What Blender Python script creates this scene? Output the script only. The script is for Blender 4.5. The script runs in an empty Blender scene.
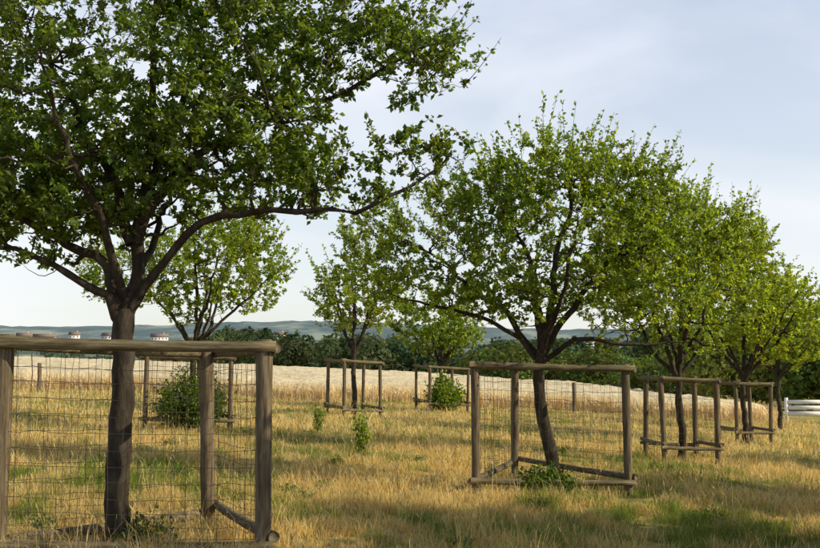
import bpy, math, random
import numpy as np
from mathutils import Vector
R = np.random.default_rng(7)
SUN_AZ, SUN_EL = 103.0, 29.5

# ---------------------------------------------------------------- helpers
def build_mesh(name, verts, facelists, cols=None, mat=None, smooth=False, parent=None):
    verts = np.asarray(verts, dtype=np.float32).reshape(-1, 3)
    me = bpy.data.meshes.new(name)
    me.vertices.add(len(verts)); me.vertices.foreach_set('co', verts.ravel())
    loops, starts, tot = [], [], 0
    for f in facelists:
        f = np.asarray(f, dtype=np.int32)
        if f.size == 0: continue
        k = f.shape[1]
        starts.append(tot + np.arange(len(f), dtype=np.int32) * k)
        loops.append(f.ravel()); tot += f.size
    loops = np.concatenate(loops); starts = np.concatenate(starts)
    me.loops.add(len(loops)); me.loops.foreach_set('vertex_index', loops)
    me.polygons.add(len(starts)); me.polygons.foreach_set('loop_start', starts.astype(np.int32))
    me.update(calc_edges=True)
    if smooth:
        me.polygons.foreach_set('use_smooth', np.ones(len(starts), dtype=bool))
    if cols is not None:
        a = me.color_attributes.new('Col', 'FLOAT_COLOR', 'POINT')
        c = np.ones((len(verts), 4), dtype=np.float32); c[:, :3] = cols
        a.data.foreach_set('color', c.ravel())
    ob = bpy.data.objects.new(name, me)
    bpy.context.scene.collection.objects.link(ob)
    if mat: me.materials.append(mat)
    if parent: ob.parent = parent
    return ob

def empty(name, loc=(0, 0, 0)):
    e = bpy.data.objects.new(name, None); e.location = loc
    e.empty_display_size = 0.3
    bpy.context.scene.collection.objects.link(e); return e

def snoise(x, y, scale, seed, n=10):
    r = np.random.default_rng(seed); v = 0
    for i in range(n):
        a = r.uniform(0, 2 * math.pi); f = (2 * math.pi / scale) * r.uniform(.5, 1.8); p = r.uniform(0, 6.28)
        v = v + np.sin((x * math.cos(a) + y * math.sin(a)) * f + p)
    return v / math.sqrt(n / 2)

def sstep(a, b, x):
    t = np.clip((x - a) / (b - a), 0, 1); return t * t * (3 - 2 * t)

def gz(x, y):
    x = np.asarray(x, dtype=float); y = np.asarray(y, dtype=float)
    z = -.040 * 90 * np.tanh(x / 90) - .013 * np.minimum(y, 400) - .012 * np.clip(x, 0, 60)
    z = z - 9 * sstep(125, 220, y) - 22 * sstep(200, 900, y)
    z = z + .035 * snoise(x, y, 7, 3) * (1 - sstep(100, 200, y)) - .09
    return z

# ---------------------------------------------------------------- materials
def nodemat(name):
    m = bpy.data.materials.new(name); m.use_nodes = True
    nt = m.node_tree; b = nt.nodes['Principled BSDF']
    b.inputs['Roughness'].default_value = .8
    b.inputs['Specular IOR Level'].default_value = .2
    return m, nt, b

def attr_mat(name, trans=0.0, rough=.6, spec=.3, tint=(2.6, 2.35, .6)):
    m, nt, b = nodemat(name)
    at = nt.nodes.new('ShaderNodeAttribute'); at.attribute_name = 'Col'
    nt.links.new(at.outputs['Color'], b.inputs['Base Color'])
    b.inputs['Roughness'].default_value = rough
    b.inputs['Specular IOR Level'].default_value = spec
    if trans > 0:
        tr = nt.nodes.new('ShaderNodeBsdfTranslucent')
        mx = nt.nodes.new('ShaderNodeMix'); mx.data_type = 'RGBA'; mx.blend_type = 'MULTIPLY'
        mx.inputs[0].default_value = 1
        nt.links.new(at.outputs['Color'], mx.inputs[6]); mx.inputs[7].default_value = (*tint, 1)
        nt.links.new(mx.outputs[2], tr.inputs['Color'])
        ms = nt.nodes.new('ShaderNodeMixShader'); ms.inputs[0].default_value = trans
        out = nt.nodes['Material Output']
        nt.links.new(b.outputs[0], ms.inputs[1]); nt.links.new(tr.outputs[0], ms.inputs[2])
        nt.links.new(ms.outputs[0], out.inputs[0])
    return m

def noise_mat(name, stops, scale=5, detail=8, rough=.85, stretch=(1, 1, 1), bump=.0, scale2=None):
    m, nt, b = nodemat(name); N = nt.nodes; L = nt.links
    tc = N.new('ShaderNodeTexCoord'); mp = N.new('ShaderNodeMapping'); mp.inputs['Scale'].default_value = stretch
    L.new(tc.outputs['Object'], mp.inputs[0])
    n = N.new('ShaderNodeTexNoise'); n.inputs['Scale'].default_value = scale; n.inputs['Detail'].default_value = detail
    n.inputs['Roughness'].default_value = .65
    L.new(mp.outputs[0], n.inputs['Vector'])
    cr = N.new('ShaderNodeValToRGB'); e = cr.color_ramp.elements
    e[0].position = stops[0][0]; e[0].color = (*stops[0][1], 1)
    e[1].position = stops[-1][0]; e[1].color = (*stops[-1][1], 1)
    for p, c in stops[1:-1]:
        q = e.new(p); q.color = (*c, 1)
    L.new(n.outputs['Fac'], cr.inputs[0]); L.new(cr.outputs[0], b.inputs['Base Color'])
    b.inputs['Roughness'].default_value = rough
    if bump:
        bp = N.new('ShaderNodeBump'); bp.inputs['Strength'].default_value = 1; bp.inputs['Distance'].default_value = bump
        L.new(n.outputs['Fac'], bp.inputs['Height']); L.new(bp.outputs[0], b.inputs['Normal'])
    return m

M_leaf = attr_mat('leaf', trans=.5, rough=.42, spec=.45)
M_grass = attr_mat('grass_blade', trans=.42, rough=.7, spec=.15, tint=(1.35, 1.2, .8))
M_far = attr_mat('far_foliage', trans=.25, rough=.8, spec=.1)
M_bark = noise_mat('bark', [(.3, (.018, .013, .009)), (.5, (.045, .034, .024)), (.7, (.09, .075, .055))], scale=12, stretch=(1, 1, .3), bump=.03)
M_post = noise_mat('weathered_wood', [(.28, (.035, .026, .016)), (.5, (.13, .097, .060)), (.72, (.27, .21, .14))], scale=8, stretch=(4, 4, .35), bump=.012)
M_rail = noise_mat('weathered_rail', [(.28, (.04, .032, .018)), (.5, (.15, .12, .07)), (.72, (.29, .24, .15))], scale=8, stretch=(.4, 3, 4), bump=.012)
M_wire, _nt, _b = nodemat('galvanised_wire'); _b.inputs['Base Color'].default_value = (.09, .075, .06, 1); _b.inputs['Metallic'].default_value = .2; _b.inputs['Roughness'].default_value = .6

# ---------------------------------------------------------------- tubes
class Tubes:
    def __init__(s): s.v = []; s.q = []; s.n = 0
    def add(s, pts, rad, k=6, cap=False):
        P = np.asarray(pts, float); n = len(P); rad = np.asarray(rad, float)
        T = np.gradient(P, axis=0); T /= np.linalg.norm(T, axis=1)[:, None] + 1e-9
        ref = np.array([0, 0, 1.]) if abs(T[0][2]) < .8 else np.array([1., 0, 0])
        U = np.cross(T, ref); U /= np.linalg.norm(U, axis=1)[:, None] + 1e-9
        V = np.cross(T, U)
        a = np.arange(k) * 2 * math.pi / k
        ring = P[:, None, :] + rad[:, None, None] * (np.cos(a)[None, :, None] * U[:, None, :] + np.sin(a)[None, :, None] * V[:, None, :])
        s.v.append(ring.reshape(-1, 3))
        i = np.arange(n - 1)[:, None] * k; j = np.arange(k)[None, :]
        f = np.stack([i + j, i + (j + 1) % k, i + k + (j + 1) % k, i + k + j], -1).reshape(-1, 4) + s.n
        s.q.append(f); s.n += n * k
        if cap:
            for e in (0, n - 1):
                c = s.n; s.v.append(P[e][None, :]); s.n += 1
                st = (s.n - 1 - n * k) if e == 0 else (s.n - 2 - n * k) + (n - 1) * k
                idx = np.arange(k)
                s.q.append(np.stack([st + idx, st + (idx + 1) % k, np.full(k, c), np.full(k, c)], -1))
    def obj(s, name, mat, parent=None, smooth=True):
        V = np.concatenate(s.v); Q = np.concatenate(s.q)
        deg = Q[:, 2] == Q[:, 3]
        return build_mesh(name, V, [Q[~deg], Q[deg][:, :3]], None, mat, smooth, parent)

def spline(pts, n):
    P = np.asarray(pts, float); m = len(P)
    P2 = np.vstack([2 * P[0] - P[1], P, 2 * P[-1] - P[-2]])
    out = []
    for t in np.linspace(0, m - 1 - 1e-6, n):
        i = int(t); u = t - i; a, b, c, d = P2[i:i + 4]
        out.append(.5 * ((2 * b) + (-a + c) * u + (2 * a - 5 * b + 4 * c - d) * u * u + (-a + 3 * b - 3 * c + d) * u ** 3))
    return np.array(out)

# ---------------------------------------------------------------- tree generator
def leaves_mesh(name, pos, dirs, size, cols, mat, parent, r):
    n = len(pos)
    d = dirs / (np.linalg.norm(dirs, axis=1)[:, None] + 1e-9)
    up = r.normal(0, .75, (n, 3)); up[:, 2] += .8
    sdir = np.cross(d, up); sdir /= np.linalg.norm(sdir, axis=1)[:, None] + 1e-9
    nn = np.cross(sdir, d)
    L = size[:, None]; W = L * r.uniform(.26, .36, (n, 1))
    base = pos; mid = pos + d * L * .5; tip = pos + d * L - nn * L * .12
    a = mid + sdir * W + nn * L * .10; b = mid - sdir * W + nn * L * .10
    V = np.stack([base, a, tip, b], 1).reshape(-1, 3)
    i = np.arange(n)[:, None] * 4
    T = np.concatenate([i + np.array([[0, 1, 2]]), i + np.array([[0, 2, 3]])])
    return build_mesh(name, V, [T], np.repeat(cols, 4, 0), mat, False, parent)

def make_tree(loc, trunk, limbs, blobs, seed, n2=70, n3=380, n4=1900, lpt=22, leaf=.055, tr=.12,
              name='apple_tree', green=(.075, .115, .022), twig_up=.25, rot=0.0, nshoot=200, thin=-1.15):
    r = np.random.default_rng(seed)
    root = empty(name, loc); root.rotation_euler[2] = rot
    W = Tubes(); sk = []; skr = []
    tp = spline(trunk, 16)
    rad = tr * np.linspace(1.0, .82, 16); rad[0] *= 1.5; rad[1] *= 1.2
    tp[1:-1, :2] += r.normal(0, .012, (14, 2)); rad = rad * (1 + r.normal(0, .04, 16))
    W.add(tp, rad, 12)
    for lp in limbs:
        pts = lp[0]; r0 = lp[1]
        L = sum(np.linalg.norm(np.subtract(pts[i + 1], pts[i])) for i in range(len(pts) - 1))
        n = max(8, int(L / .14)); P = spline(pts, n)
        wob = np.cumsum(r.normal(0, .024, (n, 3)), axis=0); wob -= np.linspace(0, 1, n)[:, None] * wob[-1] * .7
        P = P + wob * np.minimum(1, np.arange(n) / 3)[:, None]
        t = np.linspace(0, 1, n)
        rr = r0 * (1 - t) ** .9 * .92 + .006 + r0 * .05
        W.add(P, rr * (1 + r.normal(0, .04, n)), 8); s0 = max(1, int(n * .25)); sk.append(P[s0:]); skr.append(rr[s0:])
    blobs = np.array(blobs, float)
    wt = blobs[:, 6] if blobs.shape[1] > 6 else np.prod(blobs[:, 3:6], axis=1)
    wt = wt / wt.sum()
    def targets(n, hollow):
        k = r.choice(len(blobs), n, p=wt)
        u = r.normal(0, 1, (n, 3)); u /= np.linalg.norm(u, axis=1)[:, None]
        rad = r.uniform(hollow, 1, n) ** (1 / 2.2)
        rad *= 1 + .16 * np.sin(u[:, 0] * 7 + k) * np.sin(u[:, 2] * 6 + seed + k * 2)
        return blobs[k, :3] + u * rad[:, None] * blobs[k, 3:6]
    def connect(T, rmax, maxL, kside, npt, store):
        S = np.concatenate(sk); SR = np.concatenate(skr); news = []; newr = []; tw = []
        for t in T:
            d2 = ((S - t) ** 2).sum(1)
            d2 = d2 + np.maximum(0, S[:, 2] - t[2]) * .8
            i = int(np.argmin(d2)); p = S[i]; v = t - p; L = np.linalg.norm(v)
            if L < .08: continue
            if L > maxL: t = p + v * maxL / L; v = t - p; L = maxL
            s = np.linspace(0, 1, npt)[:, None]
            bow = r.normal(0, .09, 3) * L; bow[2] -= .10 * L
            P = p + v * s + bow * (4 * s * (1 - s)) + np.vstack([np.zeros(3), r.normal(0, .03 * L, (npt - 2, 3)), np.zeros(3)])
            r0 = min(rmax, SR[i] * .7) ; rr = np.linspace(r0, max(r0 * .3, .0022), npt)
            W.add(P, rr, kside)
            news.append(P[1:]); newr.append(rr[1:]); tw.append(P)
        if store: sk.extend(news); skr.extend(newr)
        return tw
    connect(targets(n2, .15), .026, 1.7, 6, 9, True)
    connect(targets(n3, .1), .012, 1.0, 4, 6, True)
    T = targets(n4, .05)
    cl = np.sin(T[:, 0] * 3.1 + seed) + np.sin(T[:, 1] * 2.7 + 1.3 * seed) + np.sin(T[:, 2] * 3.7 + .7 * seed) + np.sin((T[:, 0] + T[:, 2]) * 5.3)
    T = T[cl + r.normal(0, .8, len(T)) > thin]
    up = r.random(len(T)) < .35
    T[up, 2] += r.uniform(.05, twig_up, up.sum())
    tw = connect(T, .006, .62, 3, 5, False)
    # long new shoots that break the outline
    S = np.concatenate(sk); cen = (blobs[:, :3] * wt[:, None]).sum(0)
    ext = (blobs[:, 3:6] * wt[:, None]).sum(0)
    o = (S - cen) / ext; q = np.linalg.norm(o, axis=1); cand = np.where((q > .95) & (o[:, 2] > -.45))[0]
    if len(cand):
        for i in r.choice(cand, nshoot):
            p = S[i]; d = (p - cen) / (np.linalg.norm(p - cen) + 1e-6) * .8 + r.normal(0, .25, 3); d[2] += .75; d /= np.linalg.norm(d)
            L = r.uniform(.3, .8); s = np.linspace(0, 1, 6)[:, None]; P = p + d * L * s; P[:, 2] += .12 * L * s[:, 0] ** 2
            W.add(P, np.linspace(.005, .002, 6), 3); tw.append(P)
    W.obj('trunk_and_branches', M_bark, root)
    pos = []; dr = []; cc = []
    g = np.array(green)
    for P in tw:
        m = int(lpt * r.uniform(.6, 1.35)); t = r.uniform(.12, 1.0, m) * (len(P) - 1)
        i = np.minimum(t.astype(int), len(P) - 2); u = (t - i)[:, None]
        q = P[i] * (1 - u) + P[i + 1] * u
        ax = P[-1] - P[0]; ax /= np.linalg.norm(ax)
        d = ax * .55 + r.normal(0, .6, (m, 3)); d[:, 2] += .05
        base = g * (1 + r.normal(0, .14)) * np.array([1 + r.normal(0, .07), 1, 1])
        c = base[None, :] * r.uniform(.7, 1.35, (m, 1)); y = r.random(m) < .04
        c[y] = c[y] * np.array([1.5, 1.3, 1.1])
        pos.append(q + r.normal(0, .014, (m, 3))); dr.append(d); cc.append(c)
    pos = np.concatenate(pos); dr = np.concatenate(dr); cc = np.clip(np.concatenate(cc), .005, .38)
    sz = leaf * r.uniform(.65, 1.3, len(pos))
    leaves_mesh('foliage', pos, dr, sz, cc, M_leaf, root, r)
    return root

def auto_limbs(fork, spread, height, r, n=7, r0=.055):
    out = []
    for i in range(n):
        a = i * 2.4 + r.uniform(-.4, .4); rr = spread * r.uniform(.6, .95); h = r.uniform(.45, .95) * height
        x, y = math.cos(a) * rr, math.sin(a) * rr
        f = np.array(fork) + np.array([0, 0, r.uniform(-.1, .25)])
        out.append(([f, f + [x * .35, y * .35, h * .28], f + [x * .72, y * .72, h * .66], f + [x, y, h]], r0 * r.uniform(.7, 1)))
    out.append(([fork, np.array(fork) + [.05, .05, height * .5], np.array(fork) + [-.05, 0, height]], r0))
    return out

def G(x, y): return float(gz(x, y))

# --- near tree (left)
x0, y0 = -2.60, 9.05
make_tree((x0, y0, G(x0, y0)),
    [(0, 0, -.1), (-.02, 0, .7), (.02, 0, 1.4), (.02, 0, 2.1)],
    [([(.02, 0, 1.95), (.10, .08, 2.7), (.13, .1, 3.4), (.16, .12, 4.6), (.1, .1, 5.8)], .075),
     ([(0, 0, 1.95), (-.22, -.1, 2.18), (-.52, -.2, 2.37), (-.95, -.3, 2.58), (-1.6, -.4, 2.60)], .05),
     ([(.0, 0, 2.0), (-.28, .1, 2.55), (-.95, .2, 2.9), (-1.9, .3, 3.6)], .06),
     ([(.02, 0, 2.0), (.28, -.1, 2.38), (.8, -.2, 2.86), (1.35, -.3, 3.0), (1.95, -.35, 3.0), (2.5, -.4, 3.2), (2.9, -.4, 3.45)], .042),
     ([(.12, .05, 2.9), (.45, .1, 3.4), (1.25, .2, 3.92), (2.0, .3, 4.2), (2.9, .3, 4.65)], .042),
     ([(.10, .05, 2.7), (.6, .3, 4.1), (1.2, .5, 5.2)], .045),
     ([(.05, .05, 2.7), (-.6, .3, 4.0), (-1.3, .5, 5.0)], .05),
     ([(.02, 0, 2.1), (.1, .9, 2.9), (.2, 1.7, 3.8)], .045),
     ([(.02, 0, 2.2), (-.1, -.8, 3.1), (-.3, -1.4, 4.0)], .04)],
    [(-.2, 0, 4.7, 2.0, 2.0, 1.6, 8), (-1.0, 0, 3.4, 1.8, 1.5, .85, 4.4), (1.1, .1, 3.75, .95, 1.2, .8, 2.5),
     (2.3, .2, 4.5, .95, .8, .45, 1.3), (2.3, -.2, 3.35, .8, .4, .3, .30), (2.75, -.35, 3.5, .45, .3, .25, .22), (1.5, .2, 5.0, 1.1, 1.1, .8, 1.6), (-.3, 0, 3.2, 1.2, 1.3, .5, 1.7), (1.55, 0, 3.25, .5, .8, .35, .5)],
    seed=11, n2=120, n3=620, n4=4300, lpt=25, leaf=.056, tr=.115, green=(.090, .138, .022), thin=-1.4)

# --- middle tree
x1, y1 = 2.06, 14.9
make_tree((x1, y1, G(x1, y1)),
    [(.10, 0, -.1), (.02, 0, .5), (-.13, 0, 1.3), (-.14, 0, 2.05)],
    [([(-.12, 0, 1.9), (-.65, .1, 2.6), (-1.3, .1, 3.2), (-2.2, .2, 3.85)], .05),
     ([(-.12, 0, 1.85), (-.8, -.2, 2.35), (-1.8, -.3, 2.6), (-2.3, -.3, 2.8)], .035),
     ([(-.12, 0, 1.85), (.6, 0, 2.22), (1.4, 0, 2.12), (2.1, .1, 2.15)], .038),
     ([(-.1, 0, 1.95), (.5, .1, 2.8), (1.2, .1, 3.7), (1.7, .1, 4.4)], .055),
     ([(-.1, 0, 1.95), (.1, .1, 3.1), (.3, .2, 4.3), (.4, .2, 5.3)], .06),
     ([(-.12, 0, 1.95), (-.3, 0, 3.1), (-.8, 0, 4.6)], .05),
     ([(-.12, 0, 1.95), (0, .9, 2.9), (.1, 1.6, 3.9)], .045),
     ([(-.12, 0, 1.95), (.1, -.8, 2.9), (.2, -1.4, 3.9)], .045)],
    [(.1, 0, 3.6, 1.6, 1.5, 1.25, 4.4), (-1.9, 0, 3.55, 1.25, 1.1, .95, 3.2), (.2, 0, 4.6, 1.3, 1.2, .8, 2.9), (1.6, 0, 3.4, 1.15, 1.2, 1.05, 3), (-.9, 0, 4.2, .9, .9, .7, 1.2),
     (1.5, 0, 4.5, .65, .7, .6, .7), (-1.0, -.1, 2.8, 1.2, .8, .35, .8)],
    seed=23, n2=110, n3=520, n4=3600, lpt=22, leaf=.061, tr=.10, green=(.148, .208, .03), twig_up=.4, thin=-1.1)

# --- rest of the orchard
rr = np.random.default_rng(5)
def simple_tree(x, y, blobs, fork=1.75, seed=1, n4=1500, green=(.14, .2, .03), leaf=.075, tr=.085, lpt=20, nshoot=140, thin=-1.1):
    B = np.array(blobs, float); B[:, 2] += .1; top = (B[:, 2] + B[:, 5]).max(); spread = (np.abs(B[:, 0]) + B[:, 3]).max()
    make_tree((x, y, G(x, y)), [(0, 0, -.1), (.03, 0, .6), (-.02, .02, 1.2), (0, 0, fork + .05)],
        auto_limbs((0, 0, fork), spread * .8, top - fork - .3, rr), B, seed, n2=70, n3=320, n4=n4, lpt=lpt, leaf=leaf, tr=tr, green=green, twig_up=.5, nshoot=nshoot, thin=thin)
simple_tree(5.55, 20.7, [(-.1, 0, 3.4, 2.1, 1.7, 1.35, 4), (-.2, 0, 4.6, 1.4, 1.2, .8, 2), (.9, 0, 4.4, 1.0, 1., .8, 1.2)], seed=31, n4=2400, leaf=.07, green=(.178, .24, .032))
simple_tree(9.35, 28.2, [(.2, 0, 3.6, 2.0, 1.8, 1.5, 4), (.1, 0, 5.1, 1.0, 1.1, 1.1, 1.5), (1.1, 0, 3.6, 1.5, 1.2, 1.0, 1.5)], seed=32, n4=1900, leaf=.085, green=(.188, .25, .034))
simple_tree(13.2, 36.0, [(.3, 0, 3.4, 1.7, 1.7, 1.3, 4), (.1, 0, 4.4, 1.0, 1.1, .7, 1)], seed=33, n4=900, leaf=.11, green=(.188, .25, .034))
# second row
simple_tree(-5.0, 23.2, [(.3, 0, 3.5, 2.0, 1.9, 1.1, 4), (.9, 0, 4.3, 1.2, 1.1, .8, 1.5), (-1.6, 0, 3.4, 1.2, 1.2, .7, 1.2)], seed=41, n4=1500, leaf=.08, green=(.168, .228, .034))
simple_tree(-1.75, 31.3, [(.1, 0, 3.5, 1.5, 1.5, 1.2, 4), (.2, 0, 4.7, .8, .8, .8, .9)], seed=42, n4=900, leaf=.095, green=(.158, .215, .036))
simple_tree(1.2, 38.3, [(.1, 0, 3.0, 1.7, 1.7, 1.1, 4)], seed=43, n4=600, leaf=.12)
simple_tree(-8.6, 16.6, [(.0, 0, 3.5, 1.7, 1.7, 1.2, 4)], seed=44, n4=700, leaf=.10)
# third row, right of the picture
ROW3 = [(6.4, 5.1), (8.6, 9.0), (12.2, 13.6), (16.4, 20.4)]
for i, (x, y) in enumerate(ROW3):
    simple_tree(x, y, [(.0, 0, 3.0, 2.7, 2.3, 1.3, 4), (0, 0, 4.4, 2.1, 2.0, 1.0, 2.4)], seed=50 + i, n4=1700, leaf=.15, lpt=16, thin=-2.6)

# ---------------------------------------------------------------- tree guards
def guard(loc, posts, H, pr=.06, low=.22, net=True, seed=0, rot=0., tr=.048, back=0.0):
    r = np.random.default_rng(seed); root = empty('tree_guard_fence', loc); root.rotation_euler[2] = rot
    zz = [G(loc[0] + p[0] * math.cos(rot) - p[1] * math.sin(rot), loc[1] + p[0] * math.sin(rot) + p[1] * math.cos(rot)) - loc[2] for p in posts]
    for i, p in enumerate(posts):
        T = Tubes(); n = 9
        z = np.linspace(zz[i] - .15, zz[i] + H + (r.uniform(-.02, .03)), n); lean = r.normal(0, .014, 2)
        P = np.stack([p[0] + lean[0] * (z - z[0]) , p[1] + lean[1] * (z - z[0]), z], 1)
        rad = pr * (1 + r.normal(0, .035, n))
        P = np.vstack([P, P[-1] + [0, 0, .012]]); rad = np.append(rad, pr * .82)
        T.add(P, rad, 12, cap=True); T.obj('post_%d' % (i + 1), M_post, root, smooth=False)
    n = len(posts); edges = [(i, (i + 1) % n) for i in range(n)]
    for k, (a, b) in enumerate(edges):
        A = np.array([*posts[a], zz[a]]); B = np.array([*posts[b], zz[b]])
        d = (B - A); L = np.linalg.norm(d); d = d / L
        out = np.array([d[1], -d[0], 0.]); mid = (A + B) / 2
        if out[:2] @ mid[:2] < 0: out = -out
        for nm, h, rad, ext in (('top_rail', H - .045 - .012 * (k % 3), tr, .10), ('bottom_rail', low + .08 * (k % 2), tr * .9, .09)):
            off = out * (pr * .95)
            ha = h + (back if nm == 'bottom_rail' and a == 2 else 0); hb = h + (back if nm == 'bottom_rail' and b == 2 else 0)
            a0 = A - d * ext + off + [0, 0, ha]; b0 = B + d * ext + off + [0, 0, hb + r.normal(0, .012)]
            s = np.linspace(0, 1, 12)[:, None]; P = a0 + (b0 - a0) * s; P[:, 2] -= .015 * np.sin(s[:, 0] * math.pi)
            T = Tubes(); T.add(P, rad * (1 + r.normal(0, .03, 12)) * np.linspace(1.08, .92, 12), 10, cap=True)
            T.obj('%s_%d' % (nm, k + 1), M_rail, root, smooth=False)
    if net:
        T = Tubes(); wr = .0024
        for (a, b) in edges:
            A = np.array([*posts[a], zz[a]]); B = np.array([*posts[b], zz[b]]); d = B - A; L = np.linalg.norm(d)
            d /= L; out = np.array([d[1], -d[0], 0.])
            if out[:2] @ ((A + B) / 2)[:2] < 0: out = -out
            o = out * (pr * .2)
            for h in (.06, .16, .26, .37, .49, .62, .76, .90, 1.04, 1.18, 1.32, 1.46, 1.58):
                if h > H - .1: break
                s = np.linspace(0, 1, 16)[:, None]; P = A + o + (B - A) * s; P[:, 2] += h + r.normal(0, .007, 16) - .02 * np.sin(s[:, 0] * math.pi)
                P += out * (.02 * np.sin(s * math.pi * 2 + h * 2))
                T.add(P, np.full(16, wr), 3)
            m = int(L / .125)
            for i in range(1, m):
                P = A + o + (B - A) * (i / m); s = np.linspace(.04, H - .14, 10)
                Q = np.repeat(P[None, :], 10, 0); Q[:, 2] += s; Q[:, 0] += r.normal(0, .006, 10) + r.normal(0, .008)
                T.add(Q, np.full(10, wr), 3)
        T.obj('wire_netting', M_wire, root)
    return root
g0 = (-2.6, 9.05, G(-2.6, 9.05))
guard(g0, [(-.85, -.55), (1.36, -.47), (.62, .95)], 1.83, pr=.07, seed=1, low=.10, tr=.052, back=.08)
g1 = (2.06, 14.9, G(2.06, 14.9))
guard(g1, [(-1.12, -.55), (1.06, -.45), (-.42, .95)], 1.86, pr=.06, seed=2, low=.18, back=.12)
sq = lambda s: [(-s, -s), (s, -s), (s, s), (-s, s)]
guard((5.55, 20.7, G(5.55, 20.7)), sq(.55), 1.74, pr=.055, seed=3, low=.33, rot=.12, net=True, tr=.042)
guard((9.35, 28.2, G(9.35, 28.2)), sq(.5), 1.70, pr=.055, seed=4, low=.33, rot=.2, net=False, tr=.045)
guard((-5.0, 23.2, G(-5.0, 23.2)), [(-.95, -.6), (.95, -.5), (.0, .8)], 1.72, pr=.055, seed=6, low=.28)
guard((-1.75, 31.3, G(-1.75, 31.3)), sq(.62), 1.72, pr=.055, seed=7, low=.2, rot=.5, net=False)
guard((1.2, 38.3, G(1.2, 38.3)), sq(.75), 1.70, pr=.055, seed=8, low=.3, rot=.35, net=False)
guard((-8.6, 16.6, G(-8.6, 16.6)), sq(.6), 1.70, pr=.06, seed=9, low=.3, rot=.3, net=False)
for i, (x, y) in enumerate(ROW3):
    guard((x, y, G(x, y)), sq(.6), 1.70, pr=.06, seed=12 + i, low=.3, rot=.3, net=False)

for (x, y, h) in [(7.0, 43.0, 1.3), (-15.5, 42.0, 1.2)]:
    T = Tubes(); T.add([(x, y, G(x, y) - .1), (x + .02, y, G(x, y) + h * .5), (x, y, G(x, y) + h)], [.09, .085, .08], 10, cap=True)
    T.obj('fence_post', M_post, None, False)

# ---------------------------------------------------------------- ground
ys = np.concatenate([np.arange(-30, 60, .6), 60 + np.cumsum(np.linspace(1, 8, 50)), 290 + np.cumsum(np.geomspace(10, 500, 40))])
xs = np.concatenate([-np.geomspace(6000, 42, 40), np.arange(-40, 40.1, .8), np.geomspace(42, 6000, 40)])
X, Y = np.meshgrid(xs, ys); Z = gz(X, Y)
nx, ny = len(xs), len(ys); i = (np.arange(ny - 1)[:, None] * nx + np.arange(nx - 1)[None, :]).ravel()
F = np.stack([i, i + 1, i + nx + 1, i + nx], 1)
m, nt, b = nodemat('dry_meadow'); N = nt.nodes; L = nt.links
tc = N.new('ShaderNodeTexCoord')
def nz(sc, det=8, rough=.6):
    n = N.new('ShaderNodeTexNoise'); n.inputs['Scale'].default_value = sc; n.inputs['Detail'].default_value = det; n.inputs['Roughness'].default_value = rough
    L.new(tc.outputs['Object'], n.inputs['Vector']); return n
n1, n2 = nz(.45), nz(14, 6, .75)
cr = N.new('ShaderNodeValToRGB'); e = cr.color_ramp.elements
e[0].position = .38; e[0].color = (.21, .22, .055, 1); e[1].position = .57; e[1].color = (.62, .47, .17, 1)
cr2 = N.new('ShaderNodeValToRGB'); e = cr2.color_ramp.elements
e[0].position = .3; e[0].color = (.42, .40, .36, 1); e[1].position = .7; e[1].color = (1.2, 1.17, 1.1, 1)
mx = N.new('ShaderNodeMix'); mx.data_type = 'RGBA'; mx.blend_type = 'MULTIPLY'; mx.inputs[0].default_value = 1
L.new(n1.outputs[0], cr.inputs[0]); L.new(n2.outputs[0], cr2.inputs[0]); L.new(cr.outputs[0], mx.inputs[6]); L.new(cr2.outputs[0], mx.inputs[7])
L.new(mx.outputs[2], b.inputs['Base Color']); b.inputs['Roughness'].default_value = .95
bp = N.new('ShaderNodeBump'); bp.inputs['Distance'].default_value = .05; L.new(n2.outputs[0], bp.inputs['Height']); L.new(bp.outputs[0], b.inputs['Normal'])
build_mesh('meadow_ground', np.stack([X, Y, Z], -1), [F], None, m, True)

# ---------------------------------------------------------------- grass
def blades(x, y, h, w, cols, r, bend=.35):
    n = len(x); z = gz(x, y) - .01
    a = r.uniform(0, 2 * math.pi, n); ux, uy = np.cos(a), np.sin(a)
    b_ = r.uniform(0, 2 * math.pi, n); be = h * bend * r.uniform(.2, 1.3, n)
    bx, by = np.cos(b_) * be, np.sin(b_) * be
    P = np.zeros((n, 5, 3))
    P[:, 0] = np.stack([x - ux * w, y - uy * w, z], 1); P[:, 1] = np.stack([x + ux * w, y + uy * w, z], 1)
    mx_, my_, mz = x + bx * .35, y + by * .35, z + h * .6
    P[:, 2] = np.stack([mx_ + ux * w * .7, my_ + uy * w * .7, mz], 1); P[:, 3] = np.stack([mx_ - ux * w * .7, my_ - uy * w * .7, mz], 1)
    P[:, 4] = np.stack([x + bx, y + by, z + h * (1 - .3 * np.minimum(1.5, (be / np.maximum(h, .01)) ** 2))], 1)
    i = np.arange(n)[:, None] * 5
    return P.reshape(-1, 3), i + np.array([[0, 1, 2, 3]]), i + np.array([[3, 2, 4]]), np.repeat(cols, 5, 0)

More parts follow.
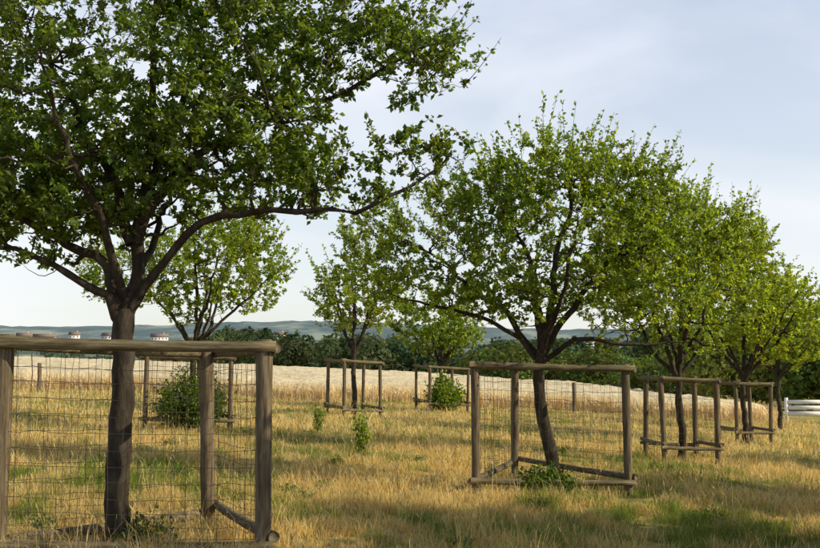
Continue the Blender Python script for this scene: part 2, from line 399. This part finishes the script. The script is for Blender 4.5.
def sample(n, y0, y1, halfw, r, power=1.0):
    y = y0 + (y1 - y0) * r.random(n) ** power
    x = r.uniform(-1, 1, n) * (y * .45 + halfw)
    return x, y
PV, PQ, PT, PC = [], [], [], []; off = 0
for (n, ya, yb, hw, hh, w) in [(210000, 6.5, 14, 1.2, .09, .0034), (150000, 14, 24, 1.5, .085, .0052), (90000, 24, 46, 2, .095, .010)]:
    x, y = sample(n, ya, yb, hw, R)
    tuft = snoise(x, y, .6, 77, 14); big = snoise(x, y, 2.6, 55, 10)
    keep = (tuft + R.normal(0, .6, n)) > -.6; x, y, tuft, big = x[keep], y[keep], tuft[keep], big[keep]; n = len(x)
    green = snoise(x, y, 5.5, 21) * .55 + snoise(x, y, 1.3, 22) * .55 + R.normal(0, .3, n) + .35 * (1 - sstep(10.5, 13.5, y + .5 * big))
    lush = sstep(.2, 1.0, green)[:, None]
    dry = np.array([.72, .54, .19]) * R.uniform(.6, 1.25, (n, 1)); straw = np.array([.84, .71, .40]) * R.uniform(.7, 1.1, (n, 1))
    dry = np.where(R.random((n, 1)) < .38, straw, dry)
    brown = R.random((n, 1)) < .07; dry = np.where(brown, np.array([[.32, .20, .09]]) * R.uniform(.6, 1.2, (n, 1)), dry)
    gr = np.array([.21, .275, .05]) * R.uniform(.6, 1.3, (n, 1))
    c = dry * (1 - lush) + gr * lush
    hgt = hh * (1 + .5 * np.clip(tuft, -1, 1.6) + .4 * np.clip(big, -1.2, 1.8)) * R.uniform(.45, 1.5, n)
    tall = R.random(n) < .03; hgt = np.where(tall, hgt * 2.3, hgt)
    V, Q, T3, C = blades(x, y, np.abs(hgt) + .02, np.full(n, w), c, R, .95)
    PV.append(V); PQ.append(Q + off); PT.append(T3 + off); PC.append(C); off += len(V)
build_mesh('meadow_grass', np.concatenate(PV), [np.concatenate(PQ), np.concatenate(PT)], np.concatenate(PC), M_grass)
# seed stalks
n = 18000; x, y = sample(n, 7, 44, 1.5, R, 1.1); k = snoise(x, y, 2.6, 91) + R.normal(0, .35, n) > .45; x, y = x[k], y[k]; n = len(x)
h = R.uniform(.2, .52, n); w = .0016 + y * .00012; c = np.array([.66, .50, .25]) * R.uniform(.5, 1.2, (n, 1))
V, Q, T3, C = blades(x, y, h, w, c, R, .35)
tip = V.reshape(-1, 5, 3)[:, 4]; mid = (V.reshape(-1, 5, 3)[:, 2] + V.reshape(-1, 5, 3)[:, 3]) / 2
d = tip - mid; d /= np.linalg.norm(d, axis=1)[:, None]; a = R.uniform(0, 6.28, n); s = np.stack([np.cos(a), np.sin(a), 0 * a], 1) * (w * 2.6)[:, None]
hl = R.uniform(.04, .09, n)[:, None]
H = np.stack([tip - d * hl, tip - d * hl * .4 + s, tip + d * .02, tip - d * hl * .4 - s], 1).reshape(-1, 3)
hi = np.arange(n)[:, None] * 4 + np.array([[0, 1, 2, 3]]) + len(V)
build_mesh('grass_seed_stalks', np.concatenate([V, H]), [np.concatenate([Q, hi]), T3], np.concatenate([C, np.repeat(c * .8, 4, 0)]), M_grass)

# weeds & bushes
def bush(name, x, y, rx, rz, n, leaf, green, seed, tall=False, jit=.10):
    r = np.random.default_rng(seed); root = empty(name, (x, y, G(x, y))); T = Tubes(); pos = []; dr = []
    for i in range(n):
        a = r.uniform(0, 6.28); q = rx * math.sqrt(r.random()) * (.5 if tall else 1)
        hh = rz * (1 - .45 * (q / rx) ** 2) * r.uniform(.55, 1.1)
        e = np.array([math.cos(a) * q, math.sin(a) * q, hh]); s = e * [.25, .25, 0]
        P = spline([s, (s + e) / 2 + r.normal(0, .03 * min(1, rz * 2), 3), e], 6); T.add(P, np.linspace(.006, .002, 6), 4)
        m = int(16 + rz * 22); t = r.uniform(.1, 1, m)[:, None]
        pos.append(s + (e - s) * t + r.normal(0, .045 if tall else jit, (m, 3))); dd = r.normal(0, 1, (m, 3)); dr.append(dd)
    T.obj('stems', M_bark, root); pos = np.concatenate(pos); pos[:, 2] = np.maximum(pos[:, 2], .03); dr = np.concatenate(dr)
    c = np.array(green) * r.uniform(.55, 1.4, (len(pos), 1))
    leaves_mesh('foliage', pos, dr, leaf * r.uniform(.6, 1.3, len(pos)), c, M_leaf, root, r)
bush('shrub', -4.95, 22.9, .85, 1.45, 180, .085, (.08, .13, .018), 1)
bush('shrub', 1.3, 38.0, .75, 1.35, 120, .12, (.14, .20, .03), 2)
bush('nettle_weed', 1.95, 14.4, .5, .38, 70, .07, (.06, .11, .02), 3, jit=.05)
bush('nettle_weed', -2.35, 8.9, .3, .3, 34, .05, (.07, .12, .02), 4, jit=.035)
bush('tall_weed', -.9, 19.0, .32, .85, 13, .075, (.16, .23, .04), 5, True)
bush('tall_weed', -2.2, 24.3, .3, .7, 10, .07, (.13, .20, .04), 6, True)
for i in range(22):
    yy = R.uniform(9, 24); xx = R.uniform(-.36, .38) * yy
    bush('meadow_weed', xx, yy, R.uniform(.10, .26), R.uniform(.1, .2), 18, .038, (.09, .15, .03), 20 + i, jit=.025)

# ---------------------------------------------------------------- wheat field
nu, nv = 190, 110
xs = np.linspace(-85, 16, nu); V = []
def near(x): return 44 + .02 * x + .5 * np.sin(x * .35)
def far(x): return 118 - .55 * np.clip(x, -60, 30)
for j in range(nv):
    t = j / (nv - 1); yy = near(xs) + (far(xs) - near(xs)) * t ** 1.5
    hh = .74 + .05 * snoise(xs, yy, 3, 61) + .03 * snoise(xs, yy, .9, 62)
    if j in (0, nv - 1): hh = hh * 0 - .05
    hh = np.where((np.arange(nu) == 0) | (np.arange(nu) == nu - 1), -.05, hh)
    V.append(np.stack([xs, yy - (0 if j else .1), gz(xs, yy) + hh], 1))
i = (np.arange(nv - 1)[:, None] * nu + np.arange(nu - 1)[None, :]).ravel()
M_wheat = noise_mat('wheat', [(.3, (.53, .42, .23)), (.5, (.69, .57, .36)), (.7, (.77, .66, .44))], scale=1.6, stretch=(1, .5, 1), bump=.2)
build_mesh('wheat_field', np.concatenate(V), [np.stack([i, i + 1, i + nu + 1, i + nu], 1)], None, M_wheat, True)
n = 75000; x = R.uniform(-50, 16, n); y = near(x) - .25 + 40 * R.random(n) ** 1.8
c = np.array([.78, .64, .39]) * R.uniform(.6, 1.12, (n, 1))
Vb, Q, T3, C = blades(x, y, R.uniform(.68, .90, n), np.full(n, .014), c, R, .22)
build_mesh('wheat_stalks', Vb, [Q, T3], C, M_grass)

# ---------------------------------------------------------------- distant woodland and hedges
def mass(name, centres, seed, size, green, nper=260):
    r = np.random.default_rng(seed); VV, CC = [], []
    for (x, y, z, rx, rz) in centres:
        g = np.array(green) * r.uniform(.65, 1.3) * np.array([r.uniform(.85, 1.25), 1, 1])
        u = r.normal(0, 1, (nper, 3)); u[:, 1] = -np.abs(u[:, 1]) + .3; u /= np.linalg.norm(u, axis=1)[:, None]
        rad = r.uniform(.65, 1.05, nper) * (1 + .18 * np.sin(u[:, 0] * 5 + x) * np.sin(u[:, 2] * 5 + y))
        p = np.array([x, y, z]) + u * rad[:, None] * [rx, rx, rz]
        s = size * r.uniform(.5, 1.3, (nper, 1))
        nrm = u + r.normal(0, .6, (nper, 3)); nrm /= np.linalg.norm(nrm, axis=1)[:, None]
        a = np.cross(nrm, r.normal(0, 1, (nper, 3))); a /= np.linalg.norm(a, axis=1)[:, None]; b_ = np.cross(nrm, a)
        q = np.stack([p + a * s, p + b_ * s * .7, p - a * s, p - b_ * s * .7], 1)
        VV.append(q.reshape(-1, 3)); CC.append(np.repeat(g * r.uniform(.6, 1.4, (nper, 1)), 4, 0))
    V = np.concatenate(VV); n = len(V) // 4
    build_mesh(name, V, [np.arange(n * 4).reshape(-1, 4)], np.concatenate(CC), M_far)
C = []
for k in range(260):
    y = R.uniform(165, 260); x = R.uniform(-.55, .5) * y
    t = x / y
    topz = 1.66 + y * (.350 - (.339 + .008 * math.sin(t * 17 + .6) + .005 * math.sin(t * 43) + (.014 if t < -.22 else 0) + R.uniform(-.003, .009)))
    rz = R.uniform(2.4, 4); C.append((x, y, topz - rz, R.uniform(1.8, 3.6), rz))
    C.append((x + R.uniform(-3, 3), y, topz - rz - 3.4, R.uniform(2.5, 5), rz))
mass('distant_woodland', C, 3, .38, (.052, .082, .038), 500)
C = []
for k in range(130):
    y = R.uniform(62, 130); x = R.uniform(.27, .75) * y
    rz = R.uniform(1.6, 2.8); C.append((x, y, G(x, y) + rz * .8 + R.uniform(0, 1.6), R.uniform(1.6, 3), rz))
for k in range(80):
    t = R.uniform(.06, .33); y = R.uniform(100, 135); C.append((t * y, y, G(t * y, y) + R.uniform(1.2, 2.8), R.uniform(1.5, 3), R.uniform(1.2, 2.0)))
mass('distant_hedgerow', C, 4, .22, (.09, .13, .035), 700)

# ---------------------------------------------------------------- hills
def hills(name, ya, yb, ztop, zbot, seed, mat, rough):
    xs = np.linspace(-yb * 1.1, yb * 1.1, 260); ys = np.linspace(ya, yb, 26); V = []
    for j, yv in enumerate(ys):
        t = j / 25; ridge = ztop + rough * snoise(xs, xs * 0, yb * .6, seed) + rough * .15 * snoise(xs, xs * 0 + yv, yb * .08, seed + 1)
        z = zbot + (ridge - zbot) * sstep(0, 1, t) + rough * .10 * snoise(xs, xs * 0 + yv, yb * .02, seed + 2) * (t > .3)
        V.append(np.stack([xs, np.full(260, yv), z], 1))
    i = (np.arange(25)[:, None] * 260 + np.arange(259)[None, :]).ravel()
    build_mesh(name, np.concatenate(V), [np.stack([i, i + 1, i + 261, i + 260], 1)], None, mat, True)
M_h1 = noise_mat('hill_near_haze_tint', [(.42, (.085, .12, .095)), (.5, (.12, .165, .12)), (.58, (.22, .25, .17)), (.64, (.32, .31, .21))], scale=.006, detail=5, stretch=(1, 2.5, 1))  # greyed base colours: distance haze is painted into the hill material
M_h2 = noise_mat('hill_far_haze_tint', [(.42, (.10, .145, .155)), (.50, (.135, .185, .185)), (.56, (.21, .26, .23)), (.62, (.29, .32, .26))], scale=.005, detail=6, stretch=(1, .8, 1))  # blue-grey ramp carries the aerial haze in the colour; no volume
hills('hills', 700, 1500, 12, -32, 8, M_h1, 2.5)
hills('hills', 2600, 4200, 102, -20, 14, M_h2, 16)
C = []
for k in range(230):
    y = R.uniform(900, 1450); x = R.uniform(-.5, .5) * y; t = (y - 700) / 800; z = -32 + 42 * (t * t * (3 - 2 * t))
    C.append((x, y, z + 2, R.uniform(8, 26), R.uniform(4, 8)))
mass('hillside_woodland', C, 6, 2.4, (.075, .11, .088), 200)

# distant houses
M_wall = noise_mat('render_wall', [(.3, (.66, .64, .61)), (.7, (.78, .76, .73))], scale=.6)
M_roof = noise_mat('roof_tile', [(.3, (.18, .13, .11)), (.7, (.26, .19, .16))], scale=.8)
M_win, _, bw = nodemat('window_glass'); bw.inputs['Base Color'].default_value = (.04, .05, .06, 1); bw.inputs['Roughness'].default_value = .2
def box(name, c, s, mat, parent):
    x, y, z = c; a, b_, d = s[0] / 2, s[1] / 2, s[2] / 2
    V = [(x + i * a, y + j * b_, z + k * d) for i in (-1, 1) for j in (-1, 1) for k in (-1, 1)]
    return build_mesh(name, V, [[(0, 1, 3, 2), (4, 6, 7, 5), (0, 4, 5, 1), (2, 3, 7, 6), (0, 2, 6, 4), (1, 5, 7, 3)]], None, mat, False, parent)
def house(x, y, z, w, d, h, rot):
    e = empty('house', (x, y, z)); e.rotation_euler[2] = rot
    box('walls', (0, 0, h / 2 - 3), (w, d, h + 6), M_wall, e)
    o = .5; rh = d * .4; W2, D2 = w / 2 + o, d / 2 + o
    V = [(-W2, -D2, h + .01), (W2, -D2, h + .01), (W2, D2, h + .01), (-W2, D2, h + .01), (-W2, 0, h + rh), (W2, 0, h + rh)]
    build_mesh('roof', V, [[(0, 1, 5, 4), (2, 3, 4, 5), (3, 2, 1, 0)], [(0, 4, 3), (1, 2, 5)]], None, M_roof, False, e)
    nwin = max(2, int(w / 3))
    for i in range(nwin):
        for fl in range(max(1, int(h / 3))):
            box('window', (-w / 2 + (i + .5) * w / nwin, -d / 2 - .02, 1.6 + 2.8 * fl), (1.1, .1, 1.3), M_win, e)
    box('chimney', (w * .25, .0, h + rh + .2), (.8, .8, 1.2), M_wall, e)
for (t, y, ypx, w, h) in [(.180, 900, 341, 24, 7), (.165, 950, 342, 12, 6), (-.385, 980, 336, 14, 6), (-.365, 1000, 337, 22, 6), (-.30, 980, 336, 14, 6), (-.285, 1000, 337, 12, 6), (-.25, 950, 337, 16, 6), (-.335, 990, 335, 10, 6), (-.13, 980, 335, 12, 6)]:
    house(t * y, y, 1.66 + (350 - ypx) / 1000 * y - h, w, 8, h, R.uniform(-.4, .4))

e = empty('field_gate', (18.1, 45.5, G(18.1, 45.5)))
M_gate = noise_mat('white_painted_board', [(.3, (.7, .69, .67)), (.7, (.8, .79, .77))], scale=3)
for i in range(3): box('board_%d' % i, (0, 0, .42 + i * .26), (2.0, .05, .18), M_gate, e)
for i, xx in enumerate((-1.08, 1.08)): box('gate_post_%d' % i, (xx, .05, .5), (.12, .12, 1.25), M_gate, e)

# ---------------------------------------------------------------- sky and sun
w = bpy.data.worlds.new('World'); bpy.context.scene.world = w; w.use_nodes = True
nt = w.node_tree; N = nt.nodes; L = nt.links; bg = N['Background']
sky = N.new('ShaderNodeTexSky'); sky.sky_type = 'NISHITA'; sky.sun_disc = False
sky.sun_elevation = math.radians(SUN_EL); sky.sun_rotation = math.radians(SUN_AZ)
sky.air_density = 1.0; sky.dust_density = .8; sky.ozone_density = 1.5
tc = N.new('ShaderNodeTexCoord'); mp = N.new('ShaderNodeMapping'); mp.inputs['Scale'].default_value = (1, 1, 2.8); mp.inputs['Rotation'].default_value = (0, .3, 0)
L.new(tc.outputs['Generated'], mp.inputs[0])
n = N.new('ShaderNodeTexNoise'); n.inputs['Scale'].default_value = 2.4; n.inputs['Detail'].default_value = 7; n.inputs['Roughness'].default_value = .5; n.inputs['Distortion'].default_value = .4
L.new(mp.outputs[0], n.inputs['Vector'])
cr = N.new('ShaderNodeValToRGB'); cr.color_ramp.elements[0].position = .38; cr.color_ramp.elements[0].color = (.58,) * 3 + (1,)
cr.color_ramp.elements[1].position = .64; cr.color_ramp.elements[1].color = (1.0,) * 3 + (1,)
L.new(n.outputs['Fac'], cr.inputs[0])
# thin cloud and haze lie low in the sky; overhead it is clear blue
sx = N.new('ShaderNodeSeparateXYZ'); L.new(tc.outputs['Generated'], sx.inputs[0])
mr = N.new('ShaderNodeMapRange'); mr.interpolation_type = 'SMOOTHSTEP'
mr.inputs['From Min'].default_value = .34; mr.inputs['From Max'].default_value = .60; mr.inputs['To Min'].default_value = 1; mr.inputs['To Max'].default_value = .04
L.new(sx.outputs['Z'], mr.inputs['Value'])
mu = N.new('ShaderNodeMath'); mu.operation = 'MULTIPLY'; L.new(cr.outputs[0], mu.inputs[0]); L.new(mr.outputs[0], mu.inputs[1])
hz = N.new('ShaderNodeMapRange'); hz.inputs['From Min'].default_value = 0; hz.inputs['From Max'].default_value = .34; L.new(sx.outputs['Z'], hz.inputs['Value'])
hc = N.new('ShaderNodeMix'); hc.data_type = 'RGBA'; L.new(hz.outputs[0], hc.inputs[0]); hc.inputs[6].default_value = (6.7, 6.8, 6.8, 1); hc.inputs[7].default_value = (5.5, 5.9, 6.7, 1)
mx = N.new('ShaderNodeMix'); mx.data_type = 'RGBA'; L.new(mu.outputs[0], mx.inputs[0]); L.new(sky.outputs[0], mx.inputs[6]); L.new(hc.outputs[2], mx.inputs[7])
L.new(mx.outputs[2], bg.inputs['Color']); bg.inputs['Strength'].default_value = .148

sl = bpy.data.lights.new('sun', 'SUN'); sl.energy = 5.0; sl.angle = math.radians(.5); sl.color = (1, .89, .64)
so = bpy.data.objects.new('sun', sl); bpy.context.scene.collection.objects.link(so)
az, el = math.radians(SUN_AZ), math.radians(SUN_EL)
so.rotation_euler = Vector((math.sin(az) * math.cos(el), math.cos(az) * math.cos(el), math.sin(el))).to_track_quat('Z', 'Y').to_euler()
so.location = (20, 0, 20)

cam = bpy.data.cameras.new('camera'); co = bpy.data.objects.new('camera', cam); bpy.context.scene.collection.objects.link(co)
co.location = (0, 0, 1.66); cam.sensor_width = 36; cam.lens = 43.9; co.rotation_euler = (math.radians(90 + 4.35), 0, 0)
cam.clip_end = 20000; cam.clip_start = .1
bpy.context.scene.camera = co
sc = bpy.context.scene; sc.view_settings.view_transform = 'Standard'; sc.view_settings.look = 'None'; sc.view_settings.exposure = 0
